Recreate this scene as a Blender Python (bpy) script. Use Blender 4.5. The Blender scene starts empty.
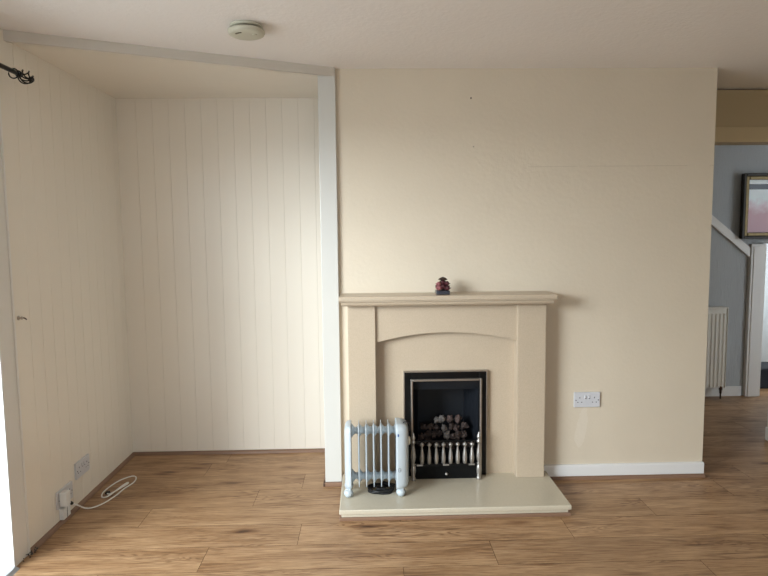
import bpy, bmesh, math, random
from mathutils import Vector, Matrix, noise
random.seed(7)
C = bpy.context.scene.collection
SC = bpy.context.scene
PI = math.pi

# ------------------------------------------------------------------ camera
cam = bpy.data.cameras.new('camera')
cam.sensor_fit = 'HORIZONTAL'; cam.sensor_width = 36.0
cam.lens = 600.3 * 36.0 / 768.0
cam.clip_start = 0.02
co = bpy.data.objects.new('camera', cam); C.objects.link(co)
Fw = Vector((0.02667, 0.9955, -0.0909)); Rt = Vector((0.99956, -0.0277, -0.01013)); Up = Vector((0.01261, 0.09059, 0.99581))
M = Matrix.Identity(4)
for i in range(3):
    M[i][0] = Rt[i]; M[i][1] = Up[i]; M[i][2] = -Fw[i]
M[0][3], M[1][3], M[2][3] = 0, 0, 1.4205
co.matrix_world = M
SC.camera = co

# ------------------------------------------------------------------ light
w = bpy.data.worlds.new('sky'); SC.world = w; w.use_nodes = True
bg = w.node_tree.nodes['Background']
bg.inputs[0].default_value = (0.80, 0.90, 1.0, 1); bg.inputs[1].default_value = 2.2

def area(name, loc, target, sx, sy, power, col, spread=180):
    l = bpy.data.lights.new(name, 'AREA'); l.shape = 'RECTANGLE'; l.size = sx; l.size_y = sy
    l.energy = power; l.color = col; l.spread = math.radians(spread)
    o = bpy.data.objects.new(name, l); C.objects.link(o); o.location = loc
    d = Vector(target) - Vector(loc)
    o.rotation_euler = d.to_track_quat('-Z', 'Y').to_euler()
    return o
area('patio_sky', (-6.6, -4.0, 3.3), (0.6, 3.3, 0.9), 4.6, 2.5, 640, (0.88, 0.93, 1.0), 120)
area('patio_daylight', (-2.05, 1.2, 1.35), (0.0, 1.4, 0.40), 2.2, 1.8, 33, (0.91, 0.95, 1.0), 150)
area('rear_window_daylight', (0.3, -1.85, 1.55), (0.3, 0, 0.75), 1.7, 1.1, 13, (0.92, 0.945, 1.0), 150)
area('hall_daylight', (4.50, 5.3, 1.3), (3.0, 4.6, 0.9), 0.6, 1.3, 14, (1.0, 0.98, 0.94))

vs = SC.view_settings
SC.display_settings.display_device = 'sRGB'
vs.view_transform = 'Standard'; vs.look = 'None'; vs.gamma = 1.0; vs.exposure = 0.12
vs.use_curve_mapping = False

# ------------------------------------------------------------------ materials
def s2l(c):
    return tuple(((x / 255.0) / 12.92 if x / 255.0 <= 0.04045 else ((x / 255.0 + 0.055) / 1.055) ** 2.4) for x in c)

def mat(name, rgb, rough=0.5, metal=0.0, bump=0.0, bscale=60.0, mottle=0.0, mscale=3.0, spec=0.5, coat=0.0, stretch=(1, 1, 1), speck=0.0):
    m = bpy.data.materials.new(name); m.use_nodes = True
    nt = m.node_tree; N = nt.nodes; L = nt.links
    b = N['Principled BSDF']
    c = (*s2l(rgb), 1)
    b.inputs['Roughness'].default_value = rough; b.inputs['Metallic'].default_value = metal
    b.inputs['Specular IOR Level'].default_value = spec; b.inputs['Coat Weight'].default_value = coat
    tc = N.new('ShaderNodeTexCoord'); mp = N.new('ShaderNodeMapping'); mp.inputs['Scale'].default_value = stretch
    L.new(tc.outputs['Object'], mp.inputs[0])
    n = N.new('ShaderNodeTexNoise'); n.inputs['Scale'].default_value = mscale; n.inputs['Detail'].default_value = 4
    L.new(mp.outputs[0], n.inputs['Vector'])
    mx = N.new('ShaderNodeMix'); mx.data_type = 'RGBA'
    d = max(mottle, 0.01)
    mx.inputs[6].default_value = tuple(v * (1 - d) for v in c[:3]) + (1,)
    mx.inputs[7].default_value = tuple(min(1, v * (1 + d)) for v in c[:3]) + (1,)
    L.new(n.outputs['Fac'], mx.inputs[0])
    out = mx.outputs[2]
    if speck:
        n3 = N.new('ShaderNodeTexNoise'); n3.inputs['Scale'].default_value = 260; n3.inputs['Detail'].default_value = 2
        L.new(tc.outputs['Object'], n3.inputs['Vector'])
        cr = N.new('ShaderNodeValToRGB'); cr.color_ramp.elements[0].position = 0.35; cr.color_ramp.elements[1].position = 0.6
        cr.color_ramp.elements[0].color = (1 - speck, 1 - speck, 1 - speck, 1); cr.color_ramp.elements[1].color = (1, 1, 1, 1)
        L.new(n3.outputs['Fac'], cr.inputs[0])
        m2 = N.new('ShaderNodeMix'); m2.data_type = 'RGBA'; m2.blend_type = 'MULTIPLY'; m2.inputs[0].default_value = 1
        L.new(out, m2.inputs[6]); L.new(cr.outputs[0], m2.inputs[7]); out = m2.outputs[2]
    L.new(out, b.inputs['Base Color'])
    if bump:
        n2 = N.new('ShaderNodeTexNoise'); n2.inputs['Scale'].default_value = bscale; n2.inputs['Detail'].default_value = 5
        L.new(mp.outputs[0], n2.inputs['Vector'])
        bp = N.new('ShaderNodeBump'); bp.inputs['Strength'].default_value = bump; bp.inputs['Distance'].default_value = 0.01
        L.new(n2.outputs['Fac'], bp.inputs['Height']); L.new(bp.outputs[0], b.inputs['Normal'])
    return m

def breast_mat():
    m = mat('cream_wallpaper', (213, 200, 180), 0.6, bump=0.12, bscale=45, mottle=0.035, mscale=5)
    nt = m.node_tree; N = nt.nodes; L = nt.links; b = N['Principled BSDF']
    src = b.inputs['Base Color'].links[0].from_socket
    tc = N.new('ShaderNodeTexCoord'); sp = N.new('ShaderNodeSeparateXYZ'); L.new(tc.outputs['Object'], sp.inputs[0])
    def math_(op, a, bb=None, c=None):
        q = N.new('ShaderNodeMath'); q.operation = op
        for k, v in enumerate((a, bb, c)):
            if v is None: continue
            if isinstance(v, (int, float)): q.inputs[k].default_value = v
            else: L.new(v, q.inputs[k])
        return q.outputs[0]
    # paper joint: a thin line across the right part of the wall
    n = N.new('ShaderNodeTexNoise'); n.inputs['Scale'].default_value = 6; L.new(tc.outputs['Object'], n.inputs['Vector'])
    zz = math_('ADD', sp.outputs[2], math_('MULTIPLY', n.outputs['Fac'], 0.008))
    line = math_('MULTIPLY', math_('COMPARE', zz, 1.780, 0.0022), math_('GREATER_THAN', sp.outputs[0], 0.80))
    gap = math_('GREATER_THAN', n.outputs['Fac'], 0.44)
    line = math_('MULTIPLY', line, gap)
    # filler patch under the socket (paler scuff with a shape of its own)
    dx = math_('MULTIPLY', math_('SUBTRACT', sp.outputs[0], math_('ADD', 1.21, math_('MULTIPLY', math_('SUBTRACT', sp.outputs[2], 0.3), 0.14))), 28.0)
    dz = math_('MULTIPLY', math_('SUBTRACT', sp.outputs[2], 0.30), 7.0)
    r2 = math_('ADD', math_('MULTIPLY', dx, dx), math_('MULTIPLY', dz, dz))
    n5 = N.new('ShaderNodeTexNoise'); n5.inputs['Scale'].default_value = 30; L.new(tc.outputs['Object'], n5.inputs['Vector'])
    r2 = math_('ADD', r2, math_('MULTIPLY', n5.outputs['Fac'], 1.2))
    patch = math_('MULTIPLY', math_('LESS_THAN', r2, 1.3), 0.15)
    # a few faint dents and stains
    v = N.new('ShaderNodeTexNoise'); v.inputs['Scale'].default_value = 2.1; v.inputs['Detail'].default_value = 7; v.inputs['Roughness'].default_value = 0.7
    L.new(tc.outputs['Object'], v.inputs['Vector'])
    st = math_('MULTIPLY', math_('GREATER_THAN', v.outputs['Fac'], 0.66), 0.05)
    m1 = N.new('ShaderNodeMix'); m1.data_type = 'RGBA'; L.new(math_('MULTIPLY', line, 0.18), m1.inputs[0]); L.new(src, m1.inputs[6]); m1.inputs[7].default_value = (0.25, 0.18, 0.10, 1)
    m2 = N.new('ShaderNodeMix'); m2.data_type = 'RGBA'; L.new(patch, m2.inputs[0]); L.new(m1.outputs[2], m2.inputs[6]); m2.inputs[7].default_value = (0.85, 0.80, 0.74, 1)
    m3 = N.new('ShaderNodeMix'); m3.data_type = 'RGBA'; L.new(st, m3.inputs[0]); L.new(m2.outputs[2], m3.inputs[6]); m3.inputs[7].default_value = (0.35, 0.25, 0.15, 1)
    L.new(m3.outputs[2], b.inputs['Base Color'])
    return m

def wood_mat():
    m = bpy.data.materials.new('oak_laminate'); m.use_nodes = True
    nt = m.node_tree; N = nt.nodes; L = nt.links; b = N['Principled BSDF']
    uv = N.new('ShaderNodeUVMap'); uv.uv_map = 'plank'
    def mapped(sx, sy):
        q = N.new('ShaderNodeMapping'); q.inputs['Scale'].default_value = (sx, sy, 1); L.new(uv.outputs[0], q.inputs[0]); return q.outputs[0]
    def ntex(vec, sc, det=6, ro=0.6, dist=0.0):
        q = N.new('ShaderNodeTexNoise'); q.inputs['Scale'].default_value = sc; q.inputs['Detail'].default_value = det
        q.inputs['Roughness'].default_value = ro; q.inputs['Distortion'].default_value = dist; L.new(vec, q.inputs['Vector']); return q.outputs['Fac']
    broad = ntex(mapped(0.7, 5.0), 2.6, 5, 0.6, 0.8)
    fine = ntex(mapped(2.2, 42.0), 3.0, 8, 0.7, 0.3)
    # cathedral rings: noise contours folded with a sine
    cath = ntex(mapped(0.9, 6.5), 1.5, 3, 0.5, 0.6)
    mu = N.new('ShaderNodeMath'); mu.operation = 'MULTIPLY'; mu.inputs[1].default_value = 120; L.new(cath, mu.inputs[0])
    sn = N.new('ShaderNodeMath'); sn.operation = 'SINE'; L.new(mu.outputs[0], sn.inputs[0])
    sc = N.new('ShaderNodeMath'); sc.operation = 'MULTIPLY_ADD'; sc.inputs[1].default_value = 0.5; sc.inputs[2].default_value = 0.5; L.new(sn.outputs[0], sc.inputs[0])
    def ramp(fac, *st):
        r = N.new('ShaderNodeValToRGB'); e = r.color_ramp.elements
        while len(e) < len(st): e.new(0.5)
        for k, (p_, c_) in enumerate(st): e[k].position = p_; e[k].color = (*s2l(c_), 1)
        L.new(fac, r.inputs[0]); return r.outputs[0]
    base = ramp(broad, (0.26, (146, 108, 72)), (0.44, (174, 136, 97)), (0.60, (190, 153, 113)), (0.78, (200, 165, 125)))
    def mul(a, f, c0, c1, lo, hi, amt=1.0):
        r = ramp(f, (lo, c0), (hi, c1))
        q = N.new('ShaderNodeMix'); q.data_type = 'RGBA'; q.blend_type = 'MULTIPLY'; q.inputs[0].default_value = amt
        L.new(a, q.inputs[6]); L.new(r, q.inputs[7]); return q.outputs[2]
    c = mul(base, fine, (196, 182, 170), (255, 255, 255), 0.36, 0.56)
    # rings only where a mask noise allows them
    mask = ntex(mapped(0.9, 3.0), 1.7, 2)
    rr = N.new('ShaderNodeMapRange'); rr.inputs[1].default_value = 0.49; rr.inputs[2].default_value = 0.60; rr.inputs[3].default_value = 0; rr.inputs[4].default_value = 0.62
    L.new(mask, rr.inputs[0])
    ring = ramp(sc.outputs[0], (0.0, (170, 150, 132)), (0.6, (255, 255, 255)))
    q = N.new('ShaderNodeMix'); q.data_type = 'RGBA'; q.blend_type = 'MULTIPLY'; L.new(rr.outputs[0], q.inputs[0]); L.new(c, q.inputs[6]); L.new(ring, q.inputs[7]); c = q.outputs[2]
    # knots and dark splits
    vo = N.new('ShaderNodeTexVoronoi'); vo.inputs['Scale'].default_value = 1.0; vo.inputs['Randomness'].default_value = 1
    wob = N.new('ShaderNodeMix'); wob.data_type = 'RGBA'; wob.blend_type = 'LINEAR_LIGHT'; wob.inputs[0].default_value = 0.06
    nn = N.new('ShaderNodeTexNoise'); nn.inputs['Scale'].default_value = 4; L.new(mapped(2.0, 6.0), nn.inputs['Vector'])
    L.new(mapped(1.9, 7.5), wob.inputs[6]); L.new(nn.outputs['Color'], wob.inputs[7]); L.new(wob.outputs[2], vo.inputs['Vector'])
    kn = ramp(vo.outputs['Distance'], (0.035, (88, 60, 42)), (0.085, (185, 162, 144)), (0.19, (255, 255, 255)))
    q = N.new('ShaderNodeMix'); q.data_type = 'RGBA'; q.blend_type = 'MULTIPLY'; q.inputs[0].default_value = 0.85
    L.new(c, q.inputs[6]); L.new(kn, q.inputs[7]); c = q.outputs[2]
    sp2 = ntex(mapped(1.1, 17.0), 2.2, 4, 0.55, 0.4)
    c = mul(c, sp2, (165, 140, 120), (255, 255, 255), 0.28, 0.35, 0.7)
    at = N.new('ShaderNodeAttribute'); at.attribute_name = 'tint'
    hs = N.new('ShaderNodeHueSaturation'); hs.inputs['Saturation'].default_value = 0.97
    L.new(at.outputs['Fac'], hs.inputs['Value']); L.new(c, hs.inputs['Color'])
    L.new(hs.outputs[0], b.inputs['Base Color'])
    b.inputs['Roughness'].default_value = 0.42; b.inputs['Specular IOR Level'].default_value = 0.4
    bp = N.new('ShaderNodeBump'); bp.inputs['Strength'].default_value = 0.12; bp.inputs['Distance'].default_value = 0.002
    L.new(fine, bp.inputs['Height']); L.new(bp.outputs[0], b.inputs['Normal'])
    return m

M_BREAST = breast_mat()
M_WOOD = wood_mat()
M_PANEL = mat('cream_gloss_boards', (238, 230, 217), 0.24, bump=0.04, bscale=14, mottle=0.02, mscale=4, stretch=(1, 1, 0.3))
M_CEIL = mat('textured_ceiling', (240, 235, 232), 0.8, bump=0.22, bscale=55, mottle=0.02)
M_WALL = mat('cream_wall', (220, 208, 184), 0.7, bump=0.1, bscale=50, mottle=0.02)
M_HEADER = mat('buff_header', (180, 162, 130), 0.6, mottle=0.03)
M_HEADER2 = mat('buff_architrave', (192, 174, 140), 0.5, mottle=0.02)
M_GLOSS = mat('white_gloss_paint', (226, 225, 224), 0.28, mottle=0.01)
M_GLOSS2 = mat('grey_white_gloss_paint', (224, 220, 214), 0.35, mottle=0.01)
M_UPVC = mat('white_upvc', (240, 243, 246), 0.25)
M_BEAD = mat('brown_wood_beading', (134, 104, 84), 0.45, mottle=0.12, mscale=20, stretch=(0.2, 1, 1))
M_GAP = mat('dark_plank_gap', (70, 48, 32), 0.8)
M_STONE = mat('cream_micro_marble', (190, 173, 151), 0.33, mottle=0.03, mscale=8, speck=0.10)
M_HEARTH = mat('cream_hearth_marble', (200, 190, 170), 0.22, mottle=0.03, mscale=8, speck=0.07)
M_BLACK = mat('black_enamel', (9, 9, 10), 0.35, mottle=0.05, spec=0.25)
M_BLACK2 = mat('sooty_black_metal', (8, 9, 10), 0.6, mottle=0.2, mscale=10, spec=0.2)
M_FIREBOX = mat('firebox_lining', (13, 18, 26), 0.6, bump=0.3, bscale=25, mottle=0.25, mscale=10)
M_CHROME = mat('brushed_pewter', (168, 160, 152), 0.32, metal=0.9, mottle=0.08, mscale=30)
M_PEWTER = mat('worn_pewter', (176, 172, 168), 0.38, metal=0.85, mottle=0.2, mscale=50)
M_RADW = mat('pale_blue_white_enamel', (188, 198, 204), 0.28)
M_RADW2 = mat('ivory_enamel', (216, 212, 196), 0.32)
M_RADPAN = mat('ivory_radiator_paint', (228, 223, 212), 0.35)
M_ANAG = None
M_PLASTIC = mat('white_plastic', (228, 228, 226), 0.3)
M_PLASTG = mat('socket_white_plastic', (204, 204, 208), 0.35)
M_DARKG = mat('dark_grey_recess', (40, 40, 46), 0.5)
M_RED = mat('grey_switch_mark', (96, 100, 112), 0.4)
M_ALARM = mat('aged_cream_plastic', (196, 193, 176), 0.45)
M_ALARMD = mat('dark_vent_slot', (88, 82, 64), 0.6)
M_IRON = mat('black_wrought_iron', (16, 16, 18), 0.35, metal=0.3)
M_CABLE = mat('white_cable', (236, 234, 228), 0.35)
M_CORD = mat('black_rubber_cord', (14, 14, 15), 0.5)
M_NAIL = mat('dark_nail', (70, 50, 38), 0.4, metal=0.5)
M_CARPET = mat('dark_carpet', (44, 46, 54), 0.95, bump=0.8, bscale=200, mottle=0.3, mscale=60)
M_GILT = mat('bronze_gilt', (112, 96, 66), 0.35, metal=0.7, mottle=0.3, mscale=40)
M_GILTD = mat('dark_bronze', (44, 38, 30), 0.4, metal=0.4, mottle=0.2, mscale=30)
M_CONC = mat('pale_paving', (200, 198, 192), 0.85, bump=0.3, bscale=40, mottle=0.08)
M_DIRT = mat('grey_dust', (78, 72, 70), 0.9, bump=0.5, bscale=120, mottle=0.4, mscale=60)
M_ALU = mat('aluminium_threshold', (170, 172, 176), 0.35, metal=0.7)

def anag():
    m = mat('vertical_rib_wallpaper', (172, 174, 174), 0.55, bump=0.5, bscale=30, mottle=0.05, mscale=40, stretch=(6, 6, 0.35))
    return m
M_ANAG = anag()

def glass_mat():
    m = bpy.data.materials.new('window_glass'); m.use_nodes = True
    nt = m.node_tree; N = nt.nodes; L = nt.links
    N.remove(N['Principled BSDF'])
    t = N.new('ShaderNodeBsdfTransparent'); t.inputs[0].default_value = (0.97, 0.99, 0.98, 1)
    g = N.new('ShaderNodeBsdfGlossy'); g.inputs['Roughness'].default_value = 0.02
    x = N.new('ShaderNodeMixShader'); x.inputs[0].default_value = 0.05
    L.new(t.outputs[0], x.inputs[1]); L.new(g.outputs[0], x.inputs[2]); L.new(x.outputs[0], N['Material Output'].inputs[0])
    return m
M_GLASS = glass_mat()

def mirror_pane_mat():  # hall mirror's pane: the reflection is painted into its base colour
    m = bpy.data.materials.new('painted_reflection'); m.use_nodes = True
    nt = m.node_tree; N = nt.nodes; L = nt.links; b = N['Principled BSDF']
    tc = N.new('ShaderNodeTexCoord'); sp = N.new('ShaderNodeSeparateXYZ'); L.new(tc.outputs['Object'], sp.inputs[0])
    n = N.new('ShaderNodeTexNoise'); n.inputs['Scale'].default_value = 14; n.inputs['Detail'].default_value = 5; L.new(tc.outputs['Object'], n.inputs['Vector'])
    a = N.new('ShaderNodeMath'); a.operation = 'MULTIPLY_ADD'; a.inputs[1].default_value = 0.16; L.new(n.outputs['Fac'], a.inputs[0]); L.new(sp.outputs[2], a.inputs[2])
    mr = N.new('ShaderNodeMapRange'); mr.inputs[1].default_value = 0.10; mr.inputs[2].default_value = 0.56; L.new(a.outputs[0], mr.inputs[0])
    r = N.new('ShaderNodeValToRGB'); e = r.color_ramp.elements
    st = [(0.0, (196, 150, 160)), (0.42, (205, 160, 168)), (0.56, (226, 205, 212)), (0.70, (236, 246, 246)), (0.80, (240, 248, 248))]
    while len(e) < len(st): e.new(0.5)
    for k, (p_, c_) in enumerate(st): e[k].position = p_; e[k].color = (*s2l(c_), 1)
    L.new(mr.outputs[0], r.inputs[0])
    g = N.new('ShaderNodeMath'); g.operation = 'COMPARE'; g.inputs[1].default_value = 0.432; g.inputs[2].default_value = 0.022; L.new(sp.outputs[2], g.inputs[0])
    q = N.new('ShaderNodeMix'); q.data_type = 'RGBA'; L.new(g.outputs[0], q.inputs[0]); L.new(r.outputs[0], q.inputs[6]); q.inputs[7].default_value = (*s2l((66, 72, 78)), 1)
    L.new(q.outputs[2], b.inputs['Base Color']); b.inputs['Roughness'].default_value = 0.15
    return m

# ------------------------------------------------------------------ mesh helpers
def BM(): return bmesh.new()
def box(bm, x0, x1, y0, y1, z0, z1, bev=0.0, seg=2, mi=0):
    t = bmesh.new()
    bmesh.ops.create_cube(t, size=1)
    for v in t.verts:
        v.co = Vector(((x0 + x1) / 2 + v.co.x * (x1 - x0), (y0 + y1) / 2 + v.co.y * (y1 - y0), (z0 + z1) / 2 + v.co.z * (z1 - z0)))
    if bev > 0:
        bmesh.ops.bevel(t, geom=list(t.edges), offset=bev, segments=seg, profile=0.5, affect='EDGES')
    merge(bm, t, mi)
def merge(bm, t, mi=0, mtx=None):
    if mtx is not None: bmesh.ops.transform(t, matrix=mtx, verts=list(t.verts))
    mp = {}
    for v in t.verts: mp[v] = bm.verts.new(v.co)
    for f in t.faces:
        try:
            nf = bm.faces.new([mp[v] for v in f.verts]); nf.material_index = mi; nf.smooth = f.smooth
        except ValueError: pass
    t.free()
def lathe(bm, prof, n=16, axis='Z', o=(0, 0, 0), mi=0, smooth=True):
    """prof: list of (r, h)"""
    t = bmesh.new(); rings = []
    for r, h in prof:
        rings.append([t.verts.new((max(r, 1e-5) * math.cos(2 * PI * k / n), max(r, 1e-5) * math.sin(2 * PI * k / n), h)) for k in range(n)])
    for a, b_ in zip(rings, rings[1:]):
        for k in range(n):
            f = t.faces.new((a[k], a[(k + 1) % n], b_[(k + 1) % n], b_[k])); f.smooth = smooth
    t.faces.new(list(reversed(rings[0]))); t.faces.new(rings[-1])
    R = Matrix.Identity(4)
    if axis == 'X': R = Matrix.Rotation(PI / 2, 4, 'Y')
    if axis == 'Y': R = Matrix.Rotation(-PI / 2, 4, 'X')
    merge(bm, t, mi, Matrix.Translation(o) @ R)
def catmull(pts, sub=6):
    P = [Vector(p) for p in pts]; out = []
    for i in range(len(P) - 1):
        p0 = P[max(i - 1, 0)]; p1 = P[i]; p2 = P[i + 1]; p3 = P[min(i + 2, len(P) - 1)]
        for k in range(sub):
            t = k / sub
            out.append(0.5 * ((2 * p1) + (-p0 + p2) * t + (2 * p0 - 5 * p1 + 4 * p2 - p3) * t * t + (-p0 + 3 * p1 - 3 * p2 + p3) * t ** 3))
    out.append(P[-1]); return out
def tube(bm, pts, r, n=8, sub=6, mi=0):
    P = catmull(pts, sub) if sub > 1 else [Vector(p) for p in pts]
    t = bmesh.new(); rings = []
    up = Vector((0, 0, 1))
    for i, p in enumerate(P):
        d = (P[min(i + 1, len(P) - 1)] - P[max(i - 1, 0)]).normalized()
        a = d.cross(up)
        if a.length < 1e-3: a = d.cross(Vector((1, 0, 0)))
        a.normalize(); b_ = a.cross(d).normalized()
        rr = r[min(i * len(r) // len(P), len(r) - 1)] if isinstance(r, (list, tuple)) else r
        rings.append([t.verts.new(p + a * rr * math.cos(2 * PI * k / n) + b_ * rr * math.sin(2 * PI * k / n)) for k in range(n)])
    for x, y in zip(rings, rings[1:]):
        for k in range(n):
            f = t.faces.new((x[k], x[(k + 1) % n], y[(k + 1) % n], y[k])); f.smooth = True
    t.faces.new(list(reversed(rings[0]))); t.faces.new(rings[-1])
    merge(bm, t, mi)
def prism(bm, poly, axis, a0, a1, mi=0, bev=0.0):
    """extrude a 2-D polygon along an axis. axis 'Y': poly is (x,z); 'X': (y,z); 'Z': (x,y)"""
    def P(u, v, a):
        return {'Y': (u, a, v), 'X': (a, u, v), 'Z': (u, v, a)}[axis]
    t = bmesh.new()
    A = [t.verts.new(P(u, v, a0)) for u, v in poly]; B = [t.verts.new(P(u, v, a1)) for u, v in poly]
    n = len(poly)
    t.faces.new(A); t.faces.new(list(reversed(B)))
    for k in range(n): t.faces.new((A[k], B[k], B[(k + 1) % n], A[(k + 1) % n]))
    bmesh.ops.recalc_face_normals(t, faces=list(t.faces))
    if bev: bmesh.ops.bevel(t, geom=list(t.edges), offset=bev, segments=2, profile=0.5, affect='EDGES')
    merge(bm, t, mi)
def obj(name, bm, m, parent=None, origin=None, smooth=False):
    bmesh.ops.recalc_face_normals(bm, faces=list(bm.faces))
    me = bpy.data.meshes.new(name)
    if origin is not None:
        bmesh.ops.translate(bm, verts=list(bm.verts), vec=-Vector(origin))
    if smooth:
        for f in bm.faces: f.smooth = True
    bm.to_mesh(me); bm.free()
    for x in (m if isinstance(m, (list, tuple)) else [m]): me.materials.append(x)
    o = bpy.data.objects.new(name, me); C.objects.link(o)
    if origin is not None: o.location = origin
    if parent is not None: o.parent = parent
    return o
def tag(o, label, cat, group=None):
    o['label'] = label; o['category'] = cat
    if group: o['group'] = group
    return o
def struct(o): o['kind'] = 'structure'; return o
def thing(name, label, cat, loc=(0, 0, 0), group=None):
    o = bpy.data.objects.new(name, None); C.objects.link(o); o.location = loc; o.empty_display_size = 0.05
    return tag(o, label, cat, group)
def part(name, bm, m, root, label=None, smooth=False):
    """world-space mesh parented under root without moving it"""
    base = Vector(root.location); r = root.parent
    while r is not None: base += Vector(r.location); r = r.parent
    bmesh.ops.translate(bm, verts=list(bm.verts), vec=-base)
    o = obj(name, bm, m, root, smooth=smooth)
    if label: o['label'] = label
    return o

# ------------------------------------------------------------------ key dimensions
XL = -1.54; YB = 3.315; YA = 3.835; ZC = 2.30; ZA = 2.262
XP0, XP1 = -0.254, -0.165          # corner post
XR = 1.920; YH = 3.79; YHW = 4.97
RX = 3.5; RY = -1.7                # right wall and rear wall
HX = 4.6

# ------------------------------------------------------------------ floor
bm = BM()
uvl = bm.loops.layers.uv.new('plank')
tint = bm.faces.layers.float.new('tint')
W = 0.2035; Y0 = 2.645; LEN = 1.285
known = {0: -0.34, -1: 0.545, 1: 0.145, -2: 1.42, 2: -0.62, 3: 0.90, 4: 0.30, 5: -0.9}
rs = random.Random(11)
f = bm.faces.new([bm.verts.new(v) for v in ((-2.6, RY - 0.1, -0.004), (HX + 0.1, RY - 0.1, -0.004), (HX + 0.1, 6.1, -0.004), (-2.6, 6.1, -0.004))])
f.material_index = 1
for r in range(-23, 18):
    ya, yb = Y0 + r * W, Y0 + (r + 1) * W
    if yb < RY or ya > 6.05: continue
    j = known.get(r, rs.uniform(0, LEN))
    k0 = math.floor((XL - j) / LEN) - 1
    x = j + k0 * LEN
    while x < HX + 0.1:
        xa, xb = max(x, XL - 0.03), min(x + LEN, HX + 0.1)
        ou, ov, tt = rs.uniform(0, 90), rs.uniform(0, 90), rs.uniform(0.90, 1.0)
        if xb > xa + 0.01:
            g = 0.0009
            vs_ = [bm.verts.new(c_) for c_ in ((xa + g, ya + g, 0), (xb - g, ya + g, 0), (xb - g, yb - g, 0), (xa + g, yb - g, 0))]
            f = bm.faces.new(vs_); f[tint] = tt
            for lp in f.loops: lp[uvl].uv = (lp.vert.co.x + ou, lp.vert.co.y + ov)
        x += LEN
struct(obj('floor', bm, [M_WOOD, M_GAP]))

# ------------------------------------------------------------------ ceilings
bm = BM(); box(bm, XL - 0.3, HX + 0.1, RY - 0.1, 6.1, ZC, ZC + 0.08)
struct(obj('ceiling', bm, M_CEIL))
bm = BM()
prism(bm, [(XL, 2.73), (XP0 + 0.02, 3.318), (XP0 + 0.02, YA), (XL, YA)], 'Z', ZA, ZC - 0.001)
# shallow joints of the boarded alcove ceiling
struct(obj('ceiling', bm, M_PANEL))
bm = BM()
prism(bm, [(XL, 2.688), (XP1 + 0.002, 3.288), (XP1 + 0.002, 3.314), (XL, 2.714)], 'Z', 2.255, ZC)
struct(obj('trim_1', bm, mat('greyed_white_gloss_paint', (204, 197, 187), 0.35)))

# ------------------------------------------------------------------ walls
def board_wall(horizontal_axis, a0, a1, face, back, z0, z1, pitch, start, sign):
    """tongue-and-groove boards as one solid; grooves are real V cuts. axis 'X' = boards side by side along x (face is a y)"""
    g, dp = 0.0014, 0.0022
    pr = [(a0, face)]
    a = start
    while a < a1 - g:
        if a > a0 + g:
            pr += [(a - g, face), (a - g * 0.3, face + sign * dp), (a + g * 0.3, face + sign * dp), (a + g, face)]
        a += pitch
    pr += [(a1, face), (a1, back), (a0, back)]
    b = BM()
    if horizontal_axis == 'X': prism(b, pr, 'Z', z0, z1)
    else: prism(b, [(q, p_) for p_, q in pr], 'Z', z0, z1)
    return b
struct(obj('wall_alcove', board_wall('X', XL, XP0, YA, YA + 0.1, 0, ZC, 0.1, -1.422, +1), M_PANEL))
struct(obj('wall_left', board_wall('Y', 2.625, YA + 0.1, XL, XL - 0.28, 0, ZC, 0.1, 2.752, -1), M_PANEL))
# rest of the left wall: header over patio opening and pier towards the rear
bm = BM()
box(bm, XL - 0.28, XL, 0.0, 2.515, 2.10, ZC)
box(bm, XL - 0.28, XL, RY, 0.0, 0, ZC)
struct(obj('wall_left', bm, M_WALL))
# reveal lining / architrave around the patio opening
bm = BM()
box(bm, XL - 0.28, XL + 0.004, 2.515, 2.625, 0.0, ZC, 0.002)
box(bm, XL + 0.004, XL + 0.009, 2.612, 2.625, 0.0, 2.18, 0.002)
struct(obj('trim_2', bm, M_GLOSS2))
bm = BM()
box(bm, XL - 0.28, XL + 0.005, 2.506, 2.515, 0.0, 2.10)
struct(obj('trim_3', bm, M_GLOSS))
bm = BM()
box(bm, XL - 0.28, XL - 0.004, 0.005, 2.505, -0.003, 0.006)
struct(obj('trim_4', bm, M_UPVC))
tag(obj('door_threshold', (lambda b: (prism(b, [(XL - 0.004, 0.0), (XL - 0.004, 0.009), (XL + 0.012, 0.010), (XL + 0.03, 0.0)], 'Y', 0.005, 2.505), b)[1])(BM()), M_ALU),
    'thin silver metal threshold strip along the foot of the patio doorway', 'threshold')

# chimney breast with the firebox hole, its sides
FX0, FX1, FZ0, FZ1 = 0.235, 0.619, 0.062, 0.610
bm = BM()
box(bm, XP1 - 0.002, FX0, YB, YB + 0.05, 0, ZC)
box(bm, FX1, XR, YB, YB + 0.05, 0, ZC)
box(bm, FX0, FX1, YB, YB + 0.05, FZ1, ZC)
box(bm, FX0, FX1, YB, YB + 0.05, 0, 0.05)
box(bm, XP0 + 0.012, XP1 - 0.002, YB, YA + 0.1, 0, ZC)
box(bm, XR - 0.05, XR, YB + 0.05, YH, 0, ZC)
bmesh.ops.remove_doubles(bm, verts=list(bm.verts), dist=1e-5)
struct(obj('wall_chimney_breast', bm, M_BREAST))
# corner post
bm = BM()
box(bm, XP0, XP1 + 0.004, 3.29, YB - 0.001, 0.022, ZC, 0.003)
box(bm, XP0, XP0 + 0.012, YB - 0.001, YA, 0.022, ZC)
struct(obj('trim_5', bm, mat('off_white_gloss_paint', (203, 201, 195), 0.3)))
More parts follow.
